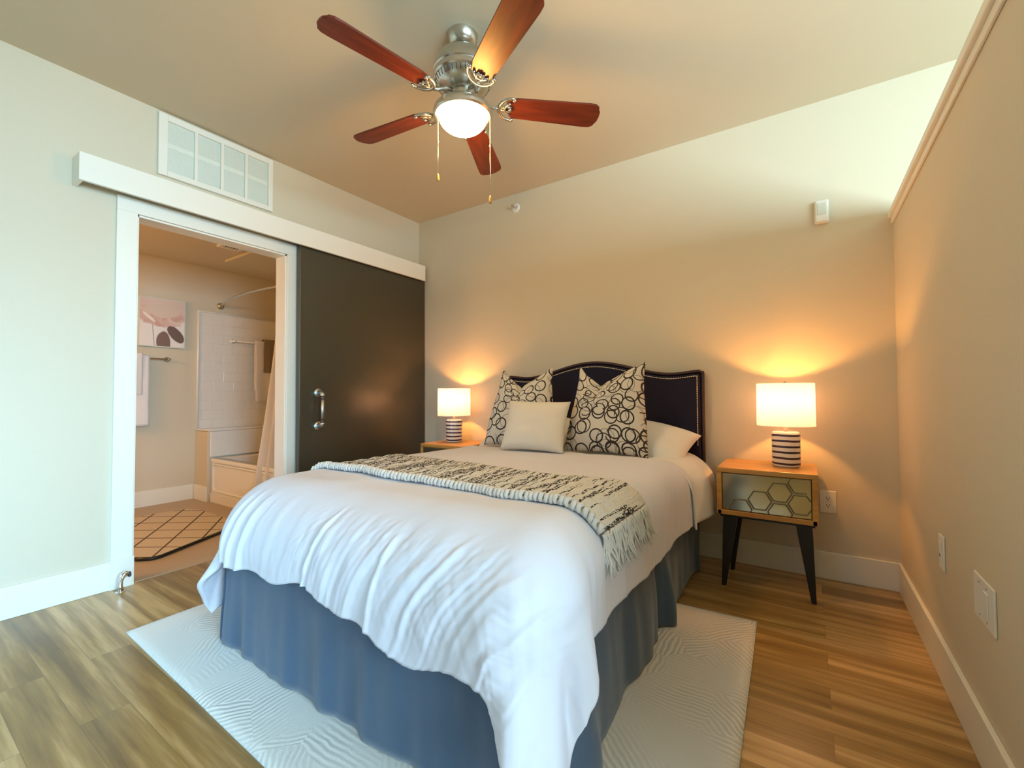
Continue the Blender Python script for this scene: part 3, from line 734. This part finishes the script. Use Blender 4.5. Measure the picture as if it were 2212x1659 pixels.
# ------------------------------------------------------------------ pillows
def pillow(name, label, cat, mat, wd, ht, th, loc, rot, dip=0, dipx=0, group=None, ear=.0, seed=0, taper=0, par=None):
    bm = bmesh.new(); n = 44
    def surf(s):
        def P(u, v):
            U = 2*u-1; V = 2*v-1
            x = wd/2*U*(1-.07*(1-V*V)**1); z = ht/2*V*(1-.06*(1-U*U))
            prof = max(0, (1-U**4)*(1-V**4))**.55*(1-.25*(U*U+V*V)/2)
            y = s*th/2*prof
            x *= 1-taper*smoothstep(-.6, 1, V)
            if dip:
                k = max(0, 1-abs(U-dipx)/(1.02+(.0 if U < dipx else 0))); sv = smoothstep(-.1, 1, V)
                z -= dip*(k**1.15)*sv*1.05
                y += s*.02*k*sv; y -= s*.35*th*math.exp(-((U-dipx)/.10)**2)*smoothstep(.2, .8, V)*.5
            z += ear*smoothstep(.75, 1, abs(U))*smoothstep(.75, 1, V)
            y += .006*noise.noise(Vector((U*2.5+seed, V*2.5, s)))*prof*1.5
            return Vector((x, y, z))
        return P
    for s in (-1, 1):
        grid_mesh(bm, surf(s), n, n, lambda u, v: ((u-.5)*wd+seed, (v-.5)*ht+seed*.7))
    bmesh.ops.remove_doubles(bm, verts=bm.verts, dist=.0006)
    o = new_obj(name, fix(bm), mat, par, smooth=True); o.location = loc; o.rotation_euler = rot
    return tag(o, label, cat, group)
R = math.radians
pillow('bed_pillow', 'white sleeping pillow behind the right-hand ring-patterned cushion', 'pillow', M['pillow'], .74, .40, .21, (2.215, -.262, .748), (R(-62), R(9), R(-3)), seed=3)
pillow('bed_pillow', 'white sleeping pillow behind the left-hand ring-patterned cushion', 'pillow', M['pillow'], .72, .40, .19, (1.42, -.262, .748), (R(-62), R(-2), 0), seed=6)
pillow('patterned_cushion', 'cream cushion with overlapping black rings, the left one of the pair', 'cushion', M['rings'], .545, .56, .17, (1.492, -.455, .955), (R(-14), R(1), R(8)), dip=.12, dipx=-.1, ear=.02, seed=1, taper=.27)
pillow('patterned_cushion', 'cream cushion with overlapping black rings, the right one of the pair', 'cushion', M['rings'], .53, .57, .17, (2.125, -.465, .955), (R(-13), R(1.5), R(4)), dip=.12, dipx=-.26, ear=.02, seed=2.4, taper=.20)
pillow('small_cushion', 'small plain cream cushion leaning in front of the two ring-patterned ones', 'cushion', M['cream'], .43, .33, .14, (1.735, -.70, .852), (R(-22), R(1), R(6)), dip=0, seed=5)

# ------------------------------------------------------------------ throw blanket
TA0, TA1 = XL-.10, XR+.150
TL = TA1-TA0
def throw_pt(u, v, off=.012):
    a = TA0+TL*u
    bf = -1.800-.045*u+.012*math.sin(u*13)+.006*math.sin(u*31); bb = -1.335-.065*u+.02*math.sin(u*6+1)+.01*math.sin(u*17)
    b = bf+(bb-bf)*v
    P, n, t_, hang, w_ = drape(a, b, XL, XR, YF, .150, .290, TOP, kL=.10, kR=.26, flare=.04)
    P = P+n*(.010*noise.noise(Vector((a*2.2, b*2.2, 4)))+.004*noise.noise(Vector((a*7, b*5, 9))))
    P += n*(off+.006*abs(math.sin(v*16+u*4))+.004*noise.noise(Vector((a*40, b*14, 6))))
    return P
bm = bmesh.new(); grid_mesh(bm, throw_pt, 300, 60, lambda u, v: (u*TL, v*.46))
th = tag(new_obj('throw_blanket', fix(bm), M['throw'], smooth=True), 'black and cream knitted throw laid across the bed with a fringed end', 'blanket')
so = th.modifiers.new('s', 'SOLIDIFY'); so.thickness = .010; so.offset = -1
bm = bmesh.new(); rnd = random.Random(3)
nb = 84
for k in range(nb):
    u = (k+.5)/nb
    p = throw_pt(u, .012, .012); q = throw_pt(u, .055, .014)
    dr = (q-p); sw = rnd.uniform(-.004, .004)
    tube_path(bm, [p+Vector((0, -.006, -.010)), p+Vector((sw, -.007, .002)), p+Vector((sw, 0, .011)), q+Vector((0, 0, .006)), q+Vector((0, .004, -.002))], [.004, .0085, .0095, .008, .004], 7)
new_obj('chunky_hem', bm, M['yarn'], th, smooth=True)['label'] = 'looped white yarn edge'
bm = bmesh.new(); rnd = random.Random(5)
for k in range(95):
    v = (k+.5)/95+rnd.uniform(-.01, .01); p = throw_pt(1.0, v, .006)
    L = .110+rnd.uniform(-.02, .02); dx = rnd.uniform(-.008, .02); dy = rnd.uniform(-.02, .015)-.012*(1-v)
    pts = []
    for i in range(7):
        s = i/6; pts.append(p+Vector((.010+.020*s+dx*s*s+.004*math.sin(s*9+k), dy*s+.004*math.sin(s*7+k*2), -L*s)))
    tube_path(bm, pts, [.0045, .0045, .004, .004, .0038, .0034, .0015], 5)
fg = new_obj('fringe', bm, M['yarn'], th, smooth=True); fg['kind'] = 'stuff'; fg['label'] = 'long cream yarn fringe'

# ------------------------------------------------------------------ nightstands and lamps
def nightstand(x0, x1, label):
    W2 = (x1-x0); cx = (x0+x1)/2
    t = thing('nightstand', label, 'nightstand', (cx, -.24, 0), 'nightstands either side of the bed')
    hw = W2/2; f, bk = -.205, .205; zt, zb = .645, .392; th_ = .026
    bm = bmesh.new()
    bx(bm, -hw, hw, f, bk, zt-th_, zt); bx(bm, -hw+.004, hw-.004, f, bk, zb, zb+th_); bx(bm, -hw, -hw+th_, f, bk, zb, zt-th_); bx(bm, hw-th_, hw, f, bk, zb, zt-th_); bx(bm, -hw+th_, hw-th_, bk-.01, bk, zb+th_, zt-th_)
    new_obj('case', bm, M['oak'], t, bevel=.003)
    iw, iz0, iz1 = hw-th_-.003, zb+th_+.003, zt-th_-.003
    bm = bmesh.new(); bx(bm, -iw, iw, f+.010, bk-.02, iz0, iz1); dr = new_obj('drawer', bm, M['oak'], t)
    bm = bmesh.new(); bx(bm, -iw+.002, iw-.002, f+.006, f+.0095, iz0+.002, iz1-.002); new_obj('mirror_front', bm, M['mirror'], dr)['label'] = 'mottled mirror glass drawer front'
    # hexagon lattice of thin grey bars
    bm = bmesh.new(); yy = f+.004
    def seg(p, q):
        p = list(p); q = list(q)
        # clip to the drawer front
        for A, B in ((p, q), (q, p)):
            for ax, lo, hi in ((0, -iw+.003, iw-.003), (1, iz0+.003, iz1-.003)):
                if A[ax] < lo or A[ax] > hi:
                    lim = lo if A[ax] < lo else hi
                    if (B[ax]-A[ax]) == 0 or (B[ax] < lo and lim == lo) or (B[ax] > hi and lim == hi): return
                    s = (lim-A[ax])/(B[ax]-A[ax]); A[0], A[1] = A[0]+(B[0]-A[0])*s, A[1]+(B[1]-A[1])*s
        if math.hypot(p[0]-q[0], p[1]-q[1]) > .004: tube_path(bm, [(p[0], yy, p[1]), (q[0], yy, q[1])], .0038, 6)
    rh = .054
    def hexa(cx_, cz_, skip=()):
        vs = [(cx_+rh*math.cos(R(60*k)), cz_+rh*math.sin(R(60*k))) for k in range(6)]
        for k in range(6):
            if k not in skip: seg(vs[k], vs[(k+1) % 6])
    dx_, dz_ = rh*1.5+.009, rh*.866+.006
    c0 = (.066, .540)
    hexa(*c0); hexa(c0[0]-dx_, c0[1]-dz_); hexa(c0[0], c0[1]-2*dz_); hexa(c0[0]+dx_, c0[1]-dz_, ()); hexa(c0[0]+dx_, c0[1]+dz_, (0, 5, 1)); hexa(c0[0]-2*dx_, c0[1]-2*dz_); 
    new_obj('hexagon_trim', bm, M['hexbar'], dr)['label'] = 'grey metal honeycomb bars'
    bm = bmesh.new(); bx(bm, -hw+.015, hw-.015, f+.01, bk-.01, zb-.012, zb-.0005); new_obj('base_frame', bm, M['black'], t, bevel=.002)
    for sx in (-1, 1):
        for sy in (-1, 1):
            bm = bmesh.new(); top_ = Vector((sx*(hw-.062), -.150 if sy < 0 else .120, zb-.012)); bot = Vector((sx*(hw-.026) if sy < 0 else sx*(hw-.035), -.170 if sy < 0 else .090, 0))
            rings = []
            for k, (s, hwid, hd_) in enumerate(((0, .036, .026), (.12, .034, .024), (1, .011, .011))):
                c = top_.lerp(bot, s); rings.append([bm.verts.new(c+Vector((hwid*math.cos(R(45+90*q))*1.35, hd_*math.sin(R(45+90*q))*1.35, 0))) for q in range(4)])
            for a_, b_ in zip(rings, rings[1:]):
                for q in range(4): bm.faces.new((a_[q], a_[(q+1) % 4], b_[(q+1) % 4], b_[q]))
            bm.faces.new(rings[0][::-1]); bm.faces.new(rings[-1])
            new_obj('leg', fix(bm), M['black'], t, bevel=.003)
    return t
nightstand(2.738, 3.198, 'golden wood nightstand with honeycomb mirror drawer, right of the bed near the partition')
nightstand(.475, .935, 'golden wood nightstand on the far left side of the bed by the sliding door')
def lamp(x, y, label):
    t = thing('table_lamp', label, 'lamp', (x, y, .646), 'striped bedside lamps')
    bm = bmesh.new(); lathe(bm, [(0, 0), (.060, 0), (.066, .004), (.068, .012), (.068, .178), (.066, .186), (.060, .191), (0, .192)], 56); new_obj('lamp_base', fix(bm), M['stripes'], t, smooth=True).modifiers.new('e', 'EDGE_SPLIT').split_angle = R(50)
    bm = bmesh.new(); lathe(bm, [(0, .190), (.010, .190), (.010, .216), (.014, .218), (.014, .250), (0, .250)], 20); nk = new_obj('neck', fix(bm), M['nail'], t, smooth=True)
    bm = bmesh.new()
    for q in range(3): a = q*2*PI/3; tube_path(bm, [(0, 0, .445), (.130*math.cos(a), .130*math.sin(a), .450)], .0018, 6)
    tube_path(bm, [(0, 0, .250), (.050, 0, .285), (.058, 0, .35), (0, 0, .450), (-.058, 0, .35), (-.050, 0, .285), (0, 0, .25)], .0018, 6)
    new_obj('harp', bm, M['nail'], nk)
    bm = bmesh.new(); lathe(bm, [(0, .448), (.005, .450), (.006, .462), (.003, .468), (0, .469)], 12); new_obj('finial', fix(bm), M['nail'], t, smooth=True)
    bm = bmesh.new(); lathe(bm, [(.140, .224), (.138, .456)], 64); sdo = new_obj('lamp_shade', bm, M['shade'], t, smooth=True)
    sdo['label'] = 'lit off-white drum shade'
    bm = bmesh.new(); lathe(bm, [(0, .250), (.012, .252), (.016, .270), (.028, .295), (.030, .318), (.020, .338), (0, .346)], 20); new_obj('bulb', fix(bm), M['bulb'], t, smooth=True)
    return t
M['bulb'] = mat_glow('lit_bulb', (1.0, .62, .28), 6)
lamp(3.058, -.215, 'striped ceramic lamp with white drum shade on the right nightstand')
lamp(.635, -.205, 'striped ceramic lamp with white drum shade on the far left nightstand')
for x, y in ((3.058, -.215), (.635, -.205)):
    point('lamp_bulb', (x, y-.0, .646+.372), 14, (1.0, .40, .08), .022)

# ------------------------------------------------------------------ bathroom fittings
t = thing('canvas_picture', 'pale pink flower painting with brown leaves on the bathroom wall', 'picture', (BX, -1.41, 1.76))
bm = bmesh.new(); bx(bm, .002, .035, -.190, .190, -.238, .238); new_obj('canvas_frame', bm, M['filter'], t, bevel=.002)
bm = bmesh.new(); uvl = bm.loops.layers.uv.verify(); vs = [bm.verts.new(p) for p in ((.0365, -.180, -.228), (.0365, .180, -.228), (.0365, .180, .228), (.0365, -.180, .228))]; vb = [bm.verts.new((.0345, v.co.y, v.co.z)) for v in vs]
f = bm.faces.new(vs); 
for lp, uv in zip(f.loops, ((0, 0), (1, 0), (1, 1), (0, 1))): lp[uvl].uv = uv
for i in range(4): bm.faces.new((vs[i], vb[i], vb[(i+1) % 4], vs[(i+1) % 4]))
new_obj('painted_canvas', bm, M['picture'], t)
def bar(name, label, y0, y1, z, mat, off=.065, r=.008, both=True, x=BX):
    t = thing(name, label, 'towel bar', (x, (y0+y1)/2, z)); c = (y0+y1)/2
    bm = bmesh.new(); tube_path(bm, [(off, y0-c, 0), (off, y1-c, 0)], r, 14); new_obj('rail', bm, mat, t, smooth=True)
    for yy in (y0, y1):
        bm = bmesh.new(); lathe(bm, [(0, .001), (.026, .001), (.026, .006), (.014, .012), (.011, .02), (.011, off+.010), (0, off+.012)], 24, (0, yy-c, 0), 'x'); new_obj('post', fix(bm), mat, t, smooth=True)
    return t
bar('towel_bar', 'nickel towel bar with a round end below the flower picture', -1.96, -1.362, 1.405, M['nickel'])
bar('shower_bar', 'white towel bar across the tiled tub wall', -.785, -.24, 1.640, M['white'], x=BX+.030, r=.009)
def towel(name, label, y0, y1, ztop, zf, zb, mat, x, off, th_=.012, group=None, seed=0, bow=.0, ex=0):
    bm = bmesh.new(); n = 26; prof = []
    L1 = ztop-zf
    for k in range(13): prof.append((off+.012+ex+.003*math.sin(k*.9+seed), zf+(L1-.012)*k/12))
    for k in range(1, 7): a = PI*k/7; prof.append((off+(.014+ex)*math.cos(a), ztop-.012+.014*math.sin(a)))
    for k in range(8): prof.append((off-.014-ex, ztop-.012-(ztop-.012-zb)*k/7))
    def P(u, v):
        k = u*(len(prof)-1); i = min(int(k), len(prof)-2); s = k-i; px = prof[i][0]*(1-s)+prof[i+1][0]*s; pz = prof[i][1]*(1-s)+prof[i+1][1]*s
        lowness = max(0, (ztop-pz)/L1)
        return Vector((x+px+.008*lowness*math.sin(v*9+seed)*(1 if px > off else 0), y0+(y1-y0)*v+bow*lowness*(v-.5), pz))
    grid_mesh(bm, P, 60, 20)
    o = new_obj(name, fix(bm), mat, None, smooth=True); s = o.modifiers.new('s', 'SOLIDIFY'); s.thickness = th_; s.offset = 0
    return tag(o, label, 'towel', group)
towel('bath_towel', 'long white bath towel on the nickel bar at the edge of the doorway', -1.93, -1.520, 1.428, .770, .90, M['towel'], BX, .065, .010)
towel('hand_towel', 'short white hand towel folded over the long bath towel', -1.90, -1.575, 1.447, 1.06, 1.15, M['towel'], BX, .065, .010, seed=2, ex=.014)
towel('bath_towel', 'white towel hanging from the white bar on the tub wall', -.570, -.292, 1.660, .976, 1.10, M['towel'], BX+.030, .065, .010, seed=1)
towel('hand_towel', 'narrow taupe hand towel layered over the towel on the tub wall', -.485, -.345, 1.682, 1.31, 1.4, M['towel_grey'], BX+.030, .065, .010, seed=4, ex=.014)
# tub end ledge, wall surround, tub
bm = bmesh.new(); bx(bm, BX, -1.79, -1.110, BY1, 0, .690)
struct(new_obj('wall_ledge', bm, M['wall'], bevel=.004), 'low boxed ledge at the end of the tub')
sr = thing('tub_surround', 'glossy white moulded tile surround above the tub', 'shower wall', (BX, -.66, .70))
bm = bmesh.new(); bx(bm, .002, .022, -.45, .45, .012, 1.235); new_obj('tile_panel', bm, M['tile'], sr, bevel=.004)
bm = bmesh.new()
tube_path(bm, [(.022, -.440, .015), (.022, -.440, 1.225), (.022, .445, 1.225)], .011, 10)
new_obj('edge_trim', bm, M['acrylic'], sr, smooth=True)
bm = bmesh.new(); bx(bm, .002, .291, -.440, .450, -.008, .012); new_obj('ledge_top', bm, M['acrylic'], sr, bevel=.005)
bm = bmesh.new(); bx(bm, .2935, .315, -.435, .45, -.26, -.008); new_obj('lower_panel', bm, M['acrylic'], sr, bevel=.008)
# tub
tb = thing('bathtub', 'white alcove bathtub with a recessed apron panel', 'bathtub', (-.96, -.65, 0))
def rrect(x0, x1, y0, y1, r, n=6):
    out = []
    for cx_, cy_, s in ((x1-r, y1-r, 0), (x0+r, y1-r, 90), (x0+r, y0+r, 180), (x1-r, y0+r, 270)):
        for k in range(n+1): a = R(s+90*k/n); out.append((cx_+r*math.cos(a), cy_+r*math.sin(a)))
    return out
bm = bmesh.new()
loops = []
X0, X1, YA, YB = -.82, .83, -.44, .445
for (ins_, r, z) in ((0, .02, .395), (0, .02, .420), (.006, .02, .428)):
    loops.append([bm.verts.new((x, y, z)) for x, y in rrect(X0+ins_, X1-ins_, YA+ins_, YB-ins_, r)])
for (i1, i2, r, z) in ((.085, .075, .10, .428), (.10, .085, .10, .418), (.13, .11, .12, .25), (.20, .16, .14, .10), (.30, .22, .14, .085)):
    loops.append([bm.verts.new((x, y, z)) for x, y in rrect(X0+i1, X1-i1, YA+i2, YB-i2, r)])
for A, B in zip(loops, loops[1:]):
    n = len(A)
    for k in range(n): bm.faces.new((A[k], A[(k+1) % n], B[(k+1) % n], B[k]))
bm.faces.new(loops[-1])
new_obj('basin', fix(bm), M['acrylic'], tb, smooth=True).modifiers.new('e', 'EDGE_SPLIT').split_angle = R(45)
bm = bmesh.new(); bx(bm, X0, X1, YA+.012, YA+.03, .0, .40); new_obj('apron', bm, M['acrylic'], tb)
bm = bmesh.new(); pts = [(x, YA+.010, z) for x, z in rrect(X0+.05, X1-.05, .115, .375, .05)]; tube_path(bm, pts+[pts[0]], .012, 8, caps=False)
bx(bm, X0, X1, YA-.0, YA+.012, .0, .085)
new_obj('apron_trim', bm, M['acrylic'], tb, smooth=False)
bm = bmesh.new(); lathe(bm, [(0, 0), (.035, 0), (.035, -.008), (.02, -.014), (0, -.015)], 24, (-.05, YB-.115, .33), 'y'); new_obj('overflow_plate', fix(bm), M['nickel'], tb, smooth=True)
# curved rod and curtain
rod = thing('shower_curtain_rod', 'curved nickel shower rod across the top of the tub alcove', 'curtain rod', (BX, -.89, 2.012))
rp = []
for k in range(25): s = k/24; rp.append((s*(-.125-BX), -.15*math.sin(PI*s), 0))
bm = bmesh.new(); tube_path(bm, rp, .012, 14); new_obj('rod', bm, M['nickel'], rod, smooth=True)
for s in (0, 1):
    bm = bmesh.new(); lathe(bm, [(0, 0), (.036, 0), (.036, .008), (.022, .016), (.018, .03), (0, .03)] if s == 0 else [(0, 0), (.036, 0), (.036, -.008), (.018, -.03), (0, -.03)], 24, (.001 if s == 0 else -.126-BX, 0, 0), 'x'); new_obj('flange', fix(bm), M['nickel'], rod, smooth=True)
bm = bmesh.new()
def cfn(u, v):
    z = 1.985-1.80*v; x = -.60+.42*u-(.10+.13*v)*(1-u)**2*v*1.2-.03
    yrod = -.89-.15*math.sin(PI*(x-BX)/(-.125-BX)); y = yrod-.035*math.sin(u*2*PI*6.5)*(.6+.4*v)-.05*v-.02
    return Vector((x, y, z))
grid_mesh(bm, cfn, 150, 20)
ct = thing('shower_curtain', 'pale shower curtain gathered at the right side of the tub', 'curtain', (0, 0, 0))
co_ = new_obj('curtain_panel', fix(bm), M['curtain'], ct, smooth=True); s = co_.modifiers.new('s', 'SOLIDIFY'); s.thickness = .002
for k in range(7):
    bm = bmesh.new(); x = -.60+.06*k; y = -.89-.15*math.sin(PI*(x-BX)/(-.125-BX)); pts = [(x, y+.020*math.cos(2*PI*q/12), 2.004+.022*math.sin(2*PI*q/12)) for q in range(13)]; tube_path(bm, pts, .0018, 5, caps=False); new_obj('curtain_ring', bm, M['nickel'], ct)
# exhaust fan grille
t = thing('exhaust_grille', 'small beige exhaust grille on the bathroom ceiling', 'air vent', (-1.08, -1.20, BH))
bm = bmesh.new(); bx(bm, -.14, .14, -.09, .09, -.018, -.001); new_obj('cover', bm, M['trim'], t, bevel=.004)
bm = bmesh.new()
for k in range(5): bx(bm, -.08, .10, -.05+k*.022, -.042+k*.022, -.0195, -.0175)
new_obj('slots', bm, M['slot'], t)
# vanity light out of view on the bathroom's left side
for k in range(3): point('vanity_bulb', (-1.25+.25*k, BY0+.35, 1.85), 14, (1.0, .54, .20), .05)
